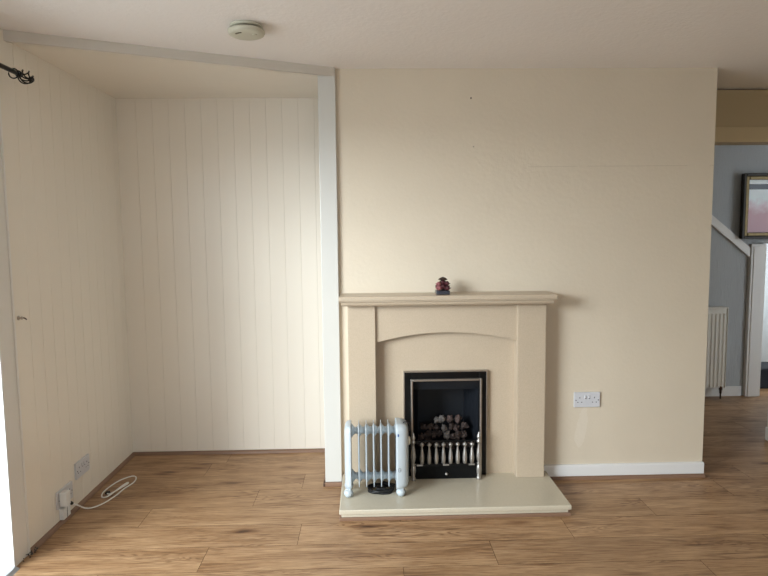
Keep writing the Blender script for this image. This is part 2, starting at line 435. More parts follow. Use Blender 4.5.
# opening wall to the hall
bm = BM()
box(bm, XR - 0.05, 2.69, YH, YH + 0.10, 2.063, ZC - 0.009)
struct(obj('wall_header', bm, M_HEADER))
bm = BM()
box(bm, XR, 2.69, YH - 0.015, YH + 0.115, 1.967, 2.063, 0.002)
struct(obj('trim_6', bm, M_HEADER2))
bm = BM(); box(bm, 2.69, RX + 0.1, YH, YH + 0.1, 0, ZC)
struct(obj('wall_hall_side', bm, M_WALL))
bm = BM(); box(bm, RX, RX + 0.1, RY, YH, 0, ZC)
struct(obj('wall_right', bm, M_WALL))
WX0, WX1, WZ0, WZ1 = -0.6, 1.2, 0.85, 2.05
bm = BM()
box(bm, XL - 0.28, WX0, RY - 0.1, RY, 0, ZC); box(bm, WX1, RX + 0.1, RY - 0.1, RY, 0, ZC)
box(bm, WX0, WX1, RY - 0.1, RY, 0, WZ0); box(bm, WX0, WX1, RY - 0.1, RY, WZ1, ZC)
struct(obj('wall_rear', bm, M_WALL))
# hall
PX = 3.205
bm = BM()
box(bm, XR - 0.15, PX, YHW, YHW + 0.1, 0, ZC)
box(bm, PX, 3.85, YHW, YHW + 0.1, 1.30, ZC)
struct(obj('wall_hall_back', bm, M_ANAG))
bm = BM(); box(bm, XR - 0.15, XR - 0.05, YH, YHW, 0, ZC)
struct(obj('wall_hall_left', bm, M_WALL))
bm = BM()
box(bm, PX, HX + 0.1, 5.95, 6.05, 0, ZC); box(bm, 3.85, HX, YHW, YHW + 0.1, 0, ZC) ; box(bm, PX - 0.1, PX, YHW + 0.1, 6.05, 0, ZC)
struct(obj('wall_hall_far', bm, mat('pale_hall_paint', (206, 212, 216), 0.5)))
bm = BM()
box(bm, HX, HX + 0.1, YH, 6.05, 2.0, ZC); box(bm, HX, HX + 0.1, YH, 6.05, 0, 0.5)
box(bm, HX, HX + 0.1, YH, 4.9, 0.5, 2.0); box(bm, HX, HX + 0.1, 5.7, 6.05, 0.5, 2.0)
struct(obj('wall_hall_right', bm, M_WALL))

# windows and door units (with glass)
def glazed(name, horiz, c0, c1, z0, z1, at, th=0.06, fr=0.06, mull=(), glass_t=0.006):
    b = BM()
    def bx2(a0, a1, p0, p1, q0, q1, bev=0.004):
        if horiz == 'Y': box(b, p0, p1, a0, a1, q0, q1, bev)
        else: box(b, a0, a1, p0, p1, q0, q1, bev)
    bx2(c0, c0 + fr, at, at + th, z0, z1); bx2(c1 - fr, c1, at, at + th, z0, z1)
    bx2(c0 + fr, c1 - fr, at, at + th, z0, z0 + fr); bx2(c0 + fr, c1 - fr, at, at + th, z1 - fr, z1)
    for m_ in mull: bx2(m_ - fr / 2, m_ + fr / 2, at, at + th, z0 + fr, z1 - fr)
    o = struct(obj(name, b, M_UPVC))
    g = BM()
    edges = [c0] + list(mull) + [c1]
    for a, d in zip(edges, edges[1:]):
        a2 = a + (fr if a == c0 else fr / 2); d2 = d - (fr if d == c1 else fr / 2)
        if horiz == 'Y': box(g, at + th / 2 - glass_t / 2, at + th / 2 + glass_t / 2, a2, d2, z0 + fr, z1 - fr)
        else: box(g, a2, d2, at + th / 2 - glass_t / 2, at + th / 2 + glass_t / 2, z0 + fr, z1 - fr)
    obj('pane', g, M_GLASS, o)
    return o
glazed('door_1', 'Y', 0.002, 2.504, 0.008, 2.098, XL - 0.28, mull=(1.25,))
glazed('window_1', 'X', WX0, WX1, WZ0, WZ1, RY - 0.085, mull=(0.3,))
glazed('window_2', 'Y', 4.9, 5.7, 0.5, 2.0, HX + 0.02)
# outside ground
bm = BM(); box(bm, -12, XL - 0.28, -8, 8, -0.14, -0.06)
struct(obj('ground', bm, M_CONC))

# skirtings and beading
bm = BM()
prism(bm, [(YB, 0.024), (YB, 0.088), (3.300, 0.088), (3.296, 0.083), (3.295, 0.024)], 'X', 0.976, XR + 0.0005)
struct(obj('baseboard_chimney_breast', bm, M_GLOSS))
def quad(z=0.016, d=0.014):
    return [(0, 0), (0, z), (-d * 0.35, z * 0.96), (-d * 0.8, z * 0.6), (-d, 0)]
bm = BM()
prism(bm, [(3.312 + y_ * 1.2, z_) for y_, z_ in quad(0.022)], 'X', 1.006, XR + 0.01)
struct(obj('trim_7', bm, M_BEAD))
bm = BM()
prism(bm, [(YA + y_, z_) for y_, z_ in quad(0.02, 0.018)], 'X', XL, XP0)
prism(bm, [(XL - x_, z_) for x_, z_ in quad(0.02, 0.018)], 'Y', 2.625, YA)
box(bm, XP0 - 0.012, XP1 + 0.005, 3.275, YB, 0, 0.022, 0.003)
box(bm, XP0 - 0.012, XP0, 3.275, YA - 0.018, 0, 0.022, 0.003)
struct(obj('trim_8', bm, M_BEAD))
bm = BM()
box(bm, 2.69, RX, YH - 0.015, YH, 0, 0.09, 0.003); box(bm, 2.678, 2.69, YH - 0.015, YH + 0.1, 0, 0.09, 0.003)
struct(obj('baseboard_hall_side', bm, M_GLOSS2))
bm = BM(); box(bm, XR - 0.05, PX - 0.02, YHW - 0.015, YHW, 0, 0.085, 0.003)
struct(obj('baseboard_hall_back', bm, M_GLOSS2))

# dust in the corner by the threshold, a small bracket on the board edge
bm = BM()
for k in range(34):
    t = bmesh.new(); bmesh.ops.create_icosphere(t, subdivisions=1, radius=random.uniform(0.002, 0.005))
    merge(bm, t, 0, Matrix.Translation((XL + random.uniform(0.006, 0.03), 2.61 + random.gauss(0, 0.03), 0.005 + abs(random.gauss(0, 0.006)))))
o = tag(obj('dust_clump', bm, M_DIRT), 'grey clump of dust at the foot of the patio door trim', 'dust'); o['kind'] = 'stuff'

# ------------------------------------------------------------------ fireplace surround
HZ = 0.060
r = thing('fireplace_surround', 'cream marble fireplace surround with arched frieze against the chimney breast', 'fireplace', (0.42, 3.25, HZ))
bm = BM()   # shelf: slab over a recessed moulding
box(bm, -0.153, 1.000, 3.120, YB - 0.001, 1.067, 1.091, 0.004, 3)
box(bm, -0.150, 0.997, 3.124, YB - 0.001, 1.0625, 1.0665)
part('mantel_shelf', bm, M_STONE, r)
bm = BM()
prism(bm, [(3.146, 1.038), (3.137, 1.046), (3.134, 1.055), (3.138, 1.0625), (YB - 0.001, 1.0625), (YB - 0.001, 1.038)], 'X', -0.143, 0.985)
part('cornice', bm, M_STONE, r)
for x0, x1 in ((-0.112, 0.037), (0.810, 0.966)):
    bm = BM(); box(bm, x0, x1, 3.205, YB - 0.001, HZ, 1.038, 0.003)
    part('pilaster', bm, M_STONE, r)
bm = BM()   # arched frieze
ax0, ax1, zc, ze = 0.037, 0.810, 0.880, 0.828
pl = [(ax0, 1.038), (ax0, ze)]
for k in range(1, 24):
    t = k / 24; x = ax0 + (ax1 - ax0) * t
    pl.append((x, ze + (zc - ze) * (1 - (2 * t - 1) ** 2)))
pl += [(ax1, ze), (ax1, 1.038)]
prism(bm, pl, 'Y', 3.222, 3.245)
part('frieze', bm, M_STONE, r)
bm = BM()   # back panel around the fire opening
box(bm, 0.037, FX0, 3.278, YB - 0.001, HZ, 1.038); box(bm, FX1, 0.810, 3.278, YB - 0.001, HZ, 1.038)
box(bm, FX0, FX1, 3.278, YB - 0.001, FZ1, 1.038)
part('back_panel', bm, M_STONE, r)

r = thing('hearth', 'cream polished marble hearth slab on the floor in front of the fireplace', 'hearth', (0.42, 3.05, 0))
bm = BM(); box(bm, -0.156, 1.002, 2.855, YB - 0.002, 0.036, HZ, 0.004, 2); part('slab', bm, M_HEARTH, r)
bm = BM(); box(bm, -0.146, 0.990, 2.868, YB - 0.002, 0.017, 0.036, 0.003); part('plinth', bm, M_HEARTH, r)
bm = BM(); box(bm, -0.156, 1.002, 2.862, YB - 0.02, 0.0, 0.017, 0.003); part('wood_beading', bm, M_BEAD, r, 'brown wooden beading under the slab')

# ------------------------------------------------------------------ gas fire
r = thing('gas_fire', 'black inset gas fire with silver inner trim in the marble surround', 'fire', (0.428, 3.28, HZ))
def frame(bm, x0, x1, z0, z1, w_, y0, y1, bottom=True, bev=0.002):
    box(bm, x0, x0 + w_, y0, y1, z0, z1, bev); box(bm, x1 - w_, x1, y0, y1, z0, z1, bev)
    box(bm, x0 + w_, x1 - w_, y0, y1, z1 - w_, z1, bev)
    if bottom: box(bm, x0 + w_, x1 - w_, y0, y1, z0, z0 + w_, bev)
bm = BM(); frame(bm, 0.192, 0.654, HZ + 0.001, 0.655, 0.044, 3.255, 3.2775, False)
part('frame', bm, M_BLACK, r)
bm = BM(); frame(bm, 0.190, 0.656, HZ + 0.001, 0.658, 0.006, 3.252, 3.2775, False, 0.001)
part('edge_trim', bm, M_CHROME, r, 'dull silver outer edging')
bm = BM(); frame(bm, 0.229, 0.624, HZ + 0.001, 0.616, 0.012, 3.238, 3.2545, False, 0.003)
part('inner_trim', bm, M_CHROME, r, 'brushed silver inner trim')
bm = BM()   # firebox, tapered: five inner walls with thickness
yb_, yf = 3.52, 3.27
x0, x1, bx0, bx1 = FX0 + 0.006, FX1 - 0.006, 0.290, 0.566
for a, b_, c_, d in (((x0, yf), (bx0, yb_), (bx0 - .006, yb_ + .006), (x0 - .006, yf)), ((x1, yf), (bx1, yb_), (bx1 + .006, yb_ + .006), (x1 + .006, yf)), ((bx0, yb_), (bx1, yb_), (bx1, yb_ + .006), (bx0, yb_ + .006))):
    prism(bm, [a, b_, c_, d], 'Z', 0.064, 0.604)
prism(bm, [(x0, yf), (x1, yf), (bx1, yb_), (bx0, yb_)], 'Z', 0.598, 0.604)
prism(bm, [(x0, yf), (x1, yf), (bx1, yb_), (bx0, yb_)], 'Z', 0.0625, 0.066)
part('firebox', bm, M_FIREBOX, r)
bm = BM(); prism(bm, [(3.262, 0.604), (3.268, 0.604), (3.300, 0.545), (3.294, 0.545)], 'X', x0 + 0.001, x1 - 0.001)
part('hood', bm, M_FIREBOX, r)
bm = BM()   # burner tray front below the coals
box(bm, x0 + 0.01, x1 - 0.01, 3.285, 3.30, 0.066, 0.20, 0.002); box(bm, x0 + 0.02, x1 - 0.02, 3.30, 3.42, 0.185, 0.20)
part('burner_tray', bm, M_BLACK2, r)

# fret in front of the fire
r = thing('fire_fret', 'black and pewter baluster fret standing on the hearth before the fire', 'fire fret', (0.42, 3.21, HZ))
bm = BM(); box(bm, 0.232, 0.606, 3.204, 3.216, 0.268, 0.280, 0.002); box(bm, 0.232, 0.606, 3.200, 3.220, 0.138, 0.152, 0.002)
part('rail', bm, M_BLACK, r)
bm = BM(); box(bm, 0.245, 0.600, 3.212, 3.222, HZ, 0.130, 0.002); box(bm, 0.25, 0.595, 3.222, 3.234, HZ, 0.068); box(bm, 0.245, 0.6, 3.206, 3.216, 0.126, 0.139, 0.001)
part('ash_front', bm, M_BLACK2, r)
postp = [(1.2 * a_, b_) for a_, b_ in [(0.010, 0), (0.012, 0.004), (0.011, 0.012), (0.0085, 0.018), (0.010, 0.035), (0.0125, 0.055), (0.010, 0.078), (0.006, 0.086), (0.011, 0.092), (0.006, 0.098),
         (0.0085, 0.105), (0.0125, 0.130), (0.0105, 0.160), (0.006, 0.190), (0.0055, 0.205), (0.011, 0.210), (0.011, 0.220), (0.006, 0.226), (0.010, 0.236), (0.011, 0.243), (0.008, 0.252), (0.004, 0.258), (0.005, 0.264), (0.001, 0.270)]]
for x in (0.238, 0.600):
    bm = BM(); lathe(bm, postp, 16, o=(x, 3.200, HZ)); part('post', bm, M_PEWTER, r)
balp = [(1.4 * a_, b_) for a_, b_ in [(0.005, 0.150), (0.0075, 0.153), (0.009, 0.170), (0.0095, 0.185), (0.008, 0.205), (0.0055, 0.228), (0.0040, 0.240), (0.0042, 0.248), (0.0085, 0.256), (0.009, 0.262), (0.005, 0.268), (0.002, 0.272)]]
for k in range(8):
    x = 0.286 + k * (0.562 - 0.286) / 7
    bm = BM(); lathe(bm, balp, 12, o=(x, 3.203, 0)); part('baluster', bm, M_PEWTER, r)
for x in (0.274, 0.418, 0.560):
    bm = BM(); box(bm, x - 0.017, x + 0.017, 3.197, 3.201, 0.140, 0.149, 0.001); part('clip', bm, M_PEWTER, r)
bm = BM(); lathe(bm, [(0.004, 0), (0.004, 0.012), (0.008, 0.014), (0.009, 0.020), (0.006, 0.025), (0.001, 0.026)], 14, 'Y', (0, 0, 0))
bmesh.ops.transform(bm, matrix=Matrix.Translation((0.420, 3.213, 0.095)) @ Matrix.Rotation(PI, 4, 'Z'), verts=list(bm.verts))
part('knob', bm, M_PEWTER, r)

# coals
def coal_mesh(seed, r_):
    b = BM(); bmesh.ops.create_icosphere(b, subdivisions=3, radius=1)
    o_ = Vector((seed * 3.1, seed * 1.7, seed))
    for v in b.verts:
        n = noise.noise(v.co * 1.3 + o_) * 0.75 + noise.noise(v.co * 3 + o_) * 0.40 + noise.noise(v.co * 7 + o_) * 0.16
        q = v.co.copy(); 
        v.co = q * (1 + n) * r_
        v.co.z *= 0.85
    return b
mc = [mat('brown_black_coal', (62, 50, 46), 0.75, bump=0.6, bscale=90, mottle=0.6, mscale=60),
      mat('rust_pink_coal', (74, 58, 54), 0.8, bump=0.6, bscale=90, mottle=0.5, mscale=50),
      mat('ash_grey_coal', (116, 110, 106), 0.85, bump=0.7, bscale=90, mottle=0.75, mscale=60)]
spots = []
rc = random.Random(5)
for row, (yy, zz, xs) in enumerate([(3.312, 0.226, [0.275, 0.312, 0.350, 0.388, 0.428, 0.468, 0.510, 0.552, 0.585]),
                                    (3.335, 0.268, [0.290, 0.326, 0.362, 0.402, 0.440, 0.482, 0.520, 0.556]),
                                    (3.358, 0.308, [0.315, 0.352, 0.394, 0.432, 0.474, 0.512, 0.546]),
                                    (3.372, 0.344, [0.388, 0.422, 0.478, 0.512])]):
    for x in xs:
        spots.append((x + rc.uniform(-.008, .008), yy + rc.uniform(-.010, .010), zz + rc.uniform(-.010, .010), row))
pale = {(3, 0): 'palest ash-grey coal crowning the heap in the fire', (2, 3): 'grey ash-dusted coal in the third layer of the heap, right of centre', (0, 3): 'pale grey coal low in the front row of the fire, left of centre',
        (1, 4): 'light grey coal at the middle of the second layer'}
pink = {(3, 2): 'rusty brown coal near the top right of the heap', (3, 3): 'dusky brown coal furthest right in the top layer', (2, 5): 'reddish brown coal right of centre just below the top layer'}
cnt = {}
for i, (x, y, z, row) in enumerate(spots):
    k = cnt.get(row, 0); cnt[row] = k + 1
    b = coal_mesh(i + 1, rc.uniform(0.0165, 0.0225))
    key = (row, k)
    if key in pale: m_, lb = mc[2], pale[key]
    elif key in pink: m_, lb = mc[1], pink[key]
    else: m_, lb = mc[0], 'charred brown-black coal heaped behind the baluster fret'
    if (key == (3, 1)): m_, lb = mc[2], 'grey-white coal next to the palest one at the top of the heap'
    o = obj('coal', b, m_, smooth=True); o.location = (x * 0.965 + 0.010, y, z); o.rotation_euler = (rc.uniform(0, 6), rc.uniform(0, 6), rc.uniform(0, 6))
    tag(o, lb, 'coal', 'coals heaped in the fire')

# ------------------------------------------------------------------ oil-filled heater
r = thing('oil_heater', 'small white oil filled radiator with fins standing on the hearth', 'heater', (0.02, 3.06, HZ))
fy0, fy1, fz0, fz1 = 2.985, 3.115, 0.112, 0.440
def rounded(y0, y1, z0, z1, rr, n=5):
    P = []
    for cy, cz, a0 in ((y1 - rr, z1 - rr, 0), (y0 + rr, z1 - rr, 90), (y0 + rr, z0 + rr, 180), (y1 - rr, z0 + rr, 270)):
        for k in range(n + 1):
            a = math.radians(a0 + 90 * k / n); P.append((cy + rr * math.cos(a), cz + rr * math.sin(a)))
    return P
fin_x = [-0.096 + 0.0384 * k for k in range(7)]
for x in fin_x[1:6]:
    bm = BM()
    prism(bm, rounded(fy0, fy1, fz0, fz1, 0.022), 'X', x - 0.0019, x + 0.0019, bev=0.0008)
    prism(bm, rounded(fy0 + 0.035, fy1 - 0.035, fz0 + 0.04, fz1 - 0.04, 0.02), 'X', x - 0.0045, x + 0.0045, bev=0.002)
    part('fin', bm, M_RADW, r)
def header(z):
    prof = []
    x = fin_x[0]
    while x < fin_x[-1] - 0.001:
        prof += [(0.036, x), (0.0335, x + 0.005), (0.024, x + 0.011), (0.0175, x + 0.019), (0.018, x + 0.030), (0.030, x + 0.0360)]
        x += 0.0384
    prof += [(0.030, fin_x[-1])]
    b = BM(); lathe(b, prof, 20, 'X', (0, (fy0 + fy1) / 2, z)); return b
part('oil_tube', header(0.400), M_RADW, r); part('oil_tube', header(0.155), M_RADW, r)
bm = BM()      # left end cover
def shell(bm, x0, x1, y0, y1, z0, z1, bulge, side, n=10):
    """end cover: rounded panel whose outer side swells"""
    P = rounded(y0, y1, z0, z1, 0.035, 6)
    cy, cz = (y0 + y1) / 2, (z0 + z1) / 2
    t = bmesh.new(); rings = []
    for k in range(n + 1):
        s = k / n
        sc_ = math.sqrt(max(0.0, 1 - s ** 2.6)) * 0.45 + 0.55 if k < n else 0.55
        x = x0 + (x1 - x0) * (s if side > 0 else 1 - s)
        rings.append([t.verts.new((x, cy + (y - cy) * sc_, cz + (z - cz) * (1 - (1 - sc_) * 0.35))) for y, z in P])
    m_ = len(P)
    for a, b_ in zip(rings, rings[1:]):
        for k in range(m_):
            f = t.faces.new((a[k], a[(k + 1) % m_], b_[(k + 1) % m_], b_[k])); f.smooth = True
    t.faces.new(rings[0]); t.faces.new(list(reversed(rings[-1])))
    merge(bm, t)
shell(bm, -0.131, -0.097, 2.972, 3.128, 0.105, 0.441, 0, -1)
part('end_cover', bm, M_RADW, r)
bm = BM(); shell(bm, 0.134, 0.198, 2.968, 3.132, 0.100, 0.447, 0, 1)
ctl = part('end_cover', bm, M_RADW, r)
bm = BM(); box(bm, 0.141, 0.148, 2.9665, 2.975, 0.388, 0.402, 0.001); part('badge', bm, mat('blue_badge', (60, 96, 150), 0.4), ctl, 'small blue badge')
bm = BM()
tube(bm, [(0.142, 2.968, 0.215), (0.150, 2.967, 0.224), (0.158, 2.969, 0.213), (0.152, 2.968, 0.203), (0.142, 2.968, 0.208), (0.149, 2.967, 0.215), (0.158, 2.970, 0.207)], 0.0012, 6)
part('emblem', bm, mat('grey_emblem', (120, 126, 134), 0.4), ctl, 'small grey swirl emblem')
for x in (-0.114, 0.158):
    bm = BM()
    box(bm, x - 0.014, x + 0.014, 2.985, 3.115, 0.098, 0.112, 0.004)
    part('foot_bracket', bm, M_RADW, r)
    for y in (3.005, 3.100):
        bm = BM()
        lathe(bm, [(0.002, 0.0), (0.012, 0.002), (0.021, 0.012), (0.025, 0.024), (0.022, 0.034), (0.014, 0.040), (0.010, 0.046)], 18, o=(x, y, HZ))
        part('castor', bm, M_RADW, r)
bm = BM()
tube(bm, [(0.170, 3.03, 0.436), (0.178, 3.02, 0.450), (0.195, 3.02, 0.446), (0.208, 3.04, 0.428), (0.209, 3.06, 0.39)], 0.0026, 8)
part('handle', bm, M_DARKG, r, 'thin dark wire handle')
# thermostat knob on the far side of the control cover
bm = BM(); lathe(bm, [(0.022, 0), (0.022, 0.010), (0.018, 0.014), (0.001, 0.015)], 20, 'X', (0.196, 3.05, 0.34)); part('thermostat_knob', bm, M_RADW2, r)
# coiled cord under the heater
bm = BM()
pts = []
for k in range(46):
    a = k * 2 * PI / 14; rr = 0.062 + 0.006 * math.sin(k * 1.7)
    pts.append((0.055 + rr * 1.05 * math.cos(a), 3.075 + rr * 0.8 * math.sin(a), HZ + 0.006 + 0.006 * (k // 14) + 0.002 * math.sin(k)))
pts += [(0.15, 3.10, HZ + 0.02), (0.175, 3.11, 0.11), (0.188, 3.09, 0.15)]
tube(bm, pts, 0.0055, 8, 4)
part('power_cord', bm, M_CORD, r, 'coiled black cord lying under the fins')
bm = BM(); box(bm, 0.03, 0.08, 3.05, 3.095, HZ + 0.0, HZ + 0.024, 0.006); part('plug', bm, M_CORD, r, 'black plug')

# ------------------------------------------------------------------ ornament on the mantel
r = thing('flower_ornament', 'small dark red rose ornament on a grey base on the mantel shelf', 'ornament', (0.40, 3.20, 1.091))
bm = BM(); box(bm, 0.364, 0.436, 3.165, 3.235, 1.091, 1.113, 0.004); part('base', bm, mat('dark_slate_base', (44, 44, 54), 0.35), r)
petal_m = [mat('deep_red_petals', (78, 34, 40), 0.5, mottle=0.3, mscale=60), mat('dusty_pink_petals', (150, 92, 94), 0.5, mottle=0.3, mscale=60), mat('dark_brown_bow', (52, 34, 30), 0.5)]
def rose(cx, cy, cz, R):
    b = BM()
    for ring, (n, rr, tilt) in enumerate([(5, 1.0, 0.9), (4, 0.68, 0.55), (3, 0.38, 0.2)]):
        for k in range(n):
            a = 2 * PI * k / n + ring * 0.6
            t = bmesh.new(); bmesh.ops.create_uvsphere(t, u_segments=10, v_segments=7, radius=1)
            for f in t.faces: f.smooth = True
            mt = Matrix.Translation((cx, cy, cz)) @ Matrix.Rotation(a, 4, 'Z') @ Matrix.Translation((rr * R * 0.62, 0, R * 0.2 * ring)) @ Matrix.Rotation(tilt, 4, 'Y') @ Matrix.Diagonal((R * 0.16, R * 0.52, R * 0.62, 1))
            merge(b, t, 0, mt)
    t = bmesh.new(); bmesh.ops.create_uvsphere(t, u_segments=10, v_segments=7, radius=R * 0.5); merge(b, t, 0, Matrix.Translation((cx, cy, cz)))
    return b
for k, (x, y, z, R) in enumerate([(0.379, 3.180, 1.122, 0.019), (0.422, 3.180, 1.121, 0.019), (0.377, 3.184, 1.144, 0.016), (0.421, 3.184, 1.146, 0.017), (0.400, 3.176, 1.130, 0.016), (0.383, 3.218, 1.128, 0.020), (0.42, 3.218, 1.128, 0.020), (0.400, 3.182, 1.152, 0.014)]):
    part('rose', rose(x, y, z, R), petal_m[1 if k in (2, 0) else 0], r)
bm = BM(); lathe(bm, [(0.012, 1.112), (0.012, 1.154), (0.022, 1.158), (0.010, 1.164), (0.026, 1.170), (0.014, 1.180), (0.003, 1.184)], 9, o=(0.402, 3.20, 0), smooth=False)
part('bow', bm, petal_m[2], r, 'dark brown bow')

# ------------------------------------------------------------------ sockets
def socket(name, root_loc, rot, label):
    """double wall socket, built facing -y around the origin, then turned"""
    e = thing(name, label, 'socket', root_loc, 'double wall sockets'); e.rotation_euler = (0, 0, rot)
    def sub(nm, bm_, m_, par, lab=None):
        o_ = obj(nm, bm_, m_, par)
        if lab: o_['label'] = lab
        return o_
    w2, h2 = 0.075, 0.0435
    b = BM(); box(b, -w2, w2, -0.011, 0, -h2, h2, 0.003, 2)
    pl_ = sub('plate', b, M_PLASTG, e)
    for sx in (-1, 1):
        b = BM(); box(b, sx * 0.011 - 0.006, sx * 0.011 + 0.006, -0.0145, -0.0105, 0.006, 0.026, 0.0015)
        sub('rocker_switch', b, M_PLASTG, e)
        b = BM(); box(b, sx * 0.011 - 0.004, sx * 0.011 + 0.004, -0.0148, -0.0143, 0.006, 0.0100); sub('switch_mark', b, M_RED, e, 'dark mark on the switch')
        b = BM(); box(b, sx * 0.042 - 0.002, sx * 0.042 + 0.002, -0.0115, -0.0105, 0.008, 0.0165); sub('pin_hole', b, M_DARKG, e)
        for q in (-1, 1):
            b = BM(); box(b, sx * 0.042 + q * 0.011 - 0.0032, sx * 0.042 + q * 0.011 + 0.0032, -0.0115, -0.0105, -0.016, -0.012); sub('pin_hole', b, M_DARKG, e)
        b = BM(); lathe(b, [(0.0032, 0), (0.0032, 0.001), (0.001, 0.0012)], 10, 'Y', (0, 0, 0))
        bmesh.ops.transform(b, matrix=Matrix.Translation((sx * 0.064, -0.0108, -0.002)) @ Matrix.Rotation(PI, 4, 'Z'), verts=list(b.verts)); sub('screw', b, M_DARKG, e)
    return e
socket('wall_socket', (1.236, YB, 0.467), 0, 'white double socket on the chimney breast right of the fireplace')
socket('wall_socket', (XL, 3.143, 0.198), PI / 2, 'empty white double socket on the left boarded wall, further along')
socket('wall_socket', (XL, 2.948, 0.128), PI / 2, 'white double socket with a plug in it, low on the left boarded wall')
# adaptor plugged in
r = thing('plug', 'chunky white plug pushed into the lower left wall socket', 'plug', (XL + 0.0115, 2.905, 0.12))
bm = BM(); box(bm, XL + 0.0115, XL + 0.048, 2.882, 2.926, 0.095, 0.168, 0.006, 3); part('body', bm, M_PLASTIC, r)
r = thing('extension_box', 'white cable junction box on the left wall just above the floor', 'junction box', (XL, 2.93, 0.05))
bm = BM(); box(bm, XL, XL + 0.024, 2.895, 2.965, 0.022, 0.080, 0.004, 2); part('body', bm, M_PLASTIC, r)
bm = BM(); box(bm, XL + 0.0235, XL + 0.0255, 2.928, 2.930, 0.024, 0.078); part('seam', bm, M_DARKG, r)
r2 = thing('power_cable', 'white cable looped on the floor beside the left wall sockets', 'cable', (-1.45, 3.1, 0))
bm = BM()
z = 0.0045
tube(bm, [(-1.520, 2.985, 0.070), (-1.500, 3.010, 0.045), (-1.480, 3.040, 0.016), (-1.455, 3.070, z), (-1.42, 3.12, z), (-1.395, 3.21, z), (-1.385, 3.30, z), (-1.365, 3.38, z), (-1.375, 3.45, z), (-1.408, 3.475, z),
          (-1.455, 3.42, z), (-1.478, 3.33, z), (-1.482, 3.25, z), (-1.462, 3.195, z), (-1.432, 3.19, 0.009), (-1.415, 3.25, 0.012), (-1.405, 3.32, 0.012), (-1.395, 3.37, 0.010), (-1.385, 3.35, 0.012), (-1.405, 3.28, 0.012), (-1.43, 3.22, 0.011), (-1.452, 3.235, 0.008)], 0.0038, 8, 6)
part('cord', bm, M_CABLE, r2)
bm = BM(); tube(bm, [(-1.524, 2.978, 0.076), (-1.518, 2.987, 0.066)], 0.008, 8, 1); part('connector', bm, M_CORD, r2, 'small black connector')
bm = BM(); box(bm, -1.462, -1.440, 3.228, 3.252, 0.003, 0.016, 0.003); part('end_plug', bm, M_CORD, r2, 'small black end plug')

# latch dot on the left wall board
r = thing('wall_catch', 'small metal catch screwed to the left wall beside the patio door trim', 'catch', (XL, 2.662, 1.065))
bm = BM(); lathe(bm, [(0.010, 0), (0.010, 0.003), (0.004, 0.005), (0.004, 0.012), (0.007, 0.014), (0.007, 0.018), (0.001, 0.020)], 14, 'X', (XL, 2.662, 1.065)); part('stud', bm, M_CHROME, r)
bm = BM(); tube(bm, [(XL + 0.008, 2.664, 1.066), (XL + 0.016, 2.682, 1.062), (XL + 0.02, 2.69, 1.054)], 0.003, 8, 3); part('hook', bm, M_NAIL, r)
# nail on the breast
r = tag(obj('nail', (lambda b: (lathe(b, [(0.004, 0), (0.004, 0.003), (0.002, 0.006), (0.0005, 0.010)], 10, 'Y', (0, 0, 0)), bmesh.ops.rotate(b, verts=list(b.verts), matrix=Matrix.Rotation(PI, 3, 'Z')), b)[2])(BM()), M_NAIL),
        'small dark nail high on the cream chimney breast', 'nail')
r.location = (0.570, YB, 2.144)
r = tag(obj('nail', (lambda b: (lathe(b, [(0.0025, 0), (0.002, 0.005), (0.0005, 0.008)], 10, 'Y', (0, 0, 0)), bmesh.ops.rotate(b, verts=list(b.verts), matrix=Matrix.Rotation(PI, 3, 'Z')), b)[2])(BM()), M_NAIL),
        'tiny pin in the chimney breast below the larger nail', 'nail')
r.location = (0.585, YB, 1.885)

# ------------------------------------------------------------------ curtain pole
r = thing('curtain_pole', 'black wrought iron curtain pole with caged finial above the patio door', 'curtain pole', (-1.46, 1.5, 2.10))
def yz(y): return 2.105
bm = BM(); tube(bm, [(-1.46, 0.10, yz(0)), (-1.46, 2.64, yz(0))], 0.0095, 12, 1); part('pole', bm, M_IRON, r)
bm = BM(); lathe(bm, [(0.010, 0), (0.014, 0.003), (0.014, 0.008), (0.009, 0.012), (0.013, 0.018), (0.009, 0.024)], 14, 'Y', (-1.46, 2.635, 2.105)); part('collar', bm, M_IRON, r)
for k in range(6):
    bm = BM(); P = []
    for q in range(13):
        t = q / 12; a = k * PI / 3 + t * 1.9; rr = 0.026 * math.sin(PI * min(1, max(0, t))) ** 0.75 + 0.003
        P.append((-1.46 + rr * math.cos(a), 2.655 + 0.078 * t, 2.105 + rr * math.sin(a)))
    tube(bm, P, 0.0030, 6, 2); part('cage_wire', bm, M_IRON, r)
bm = BM(); lathe(bm, [(0.006, 0), (0.012, 0.004), (0.013, 0.010), (0.008, 0.018), (0.002, 0.022)], 14, 'Y', (-1.46, 2.730, 2.105)); part('tip', bm, M_IRON, r)
bm = BM(); lathe(bm, [(0.022, 0), (0.022, 0.004), (0.008, 0.008), (0.006, 0.07)], 14, 'X', (XL, 2.25, 2.085)); tube(bm, [(-1.475, 2.25, 2.085), (-1.462, 2.25, 2.084), (-1.450, 2.25, 2.095)], 0.005, 8, 4)
part('bracket', bm, M_IRON, r)
bm = BM()
P = [(-1.46 + 0.020 * math.cos(a * PI / 8), 2.605, 2.097 + 0.020 * math.sin(a * PI / 8)) for a in range(17)]
tube(bm, P, 0.0028, 6, 1); part('ring', bm, M_IRON, r)

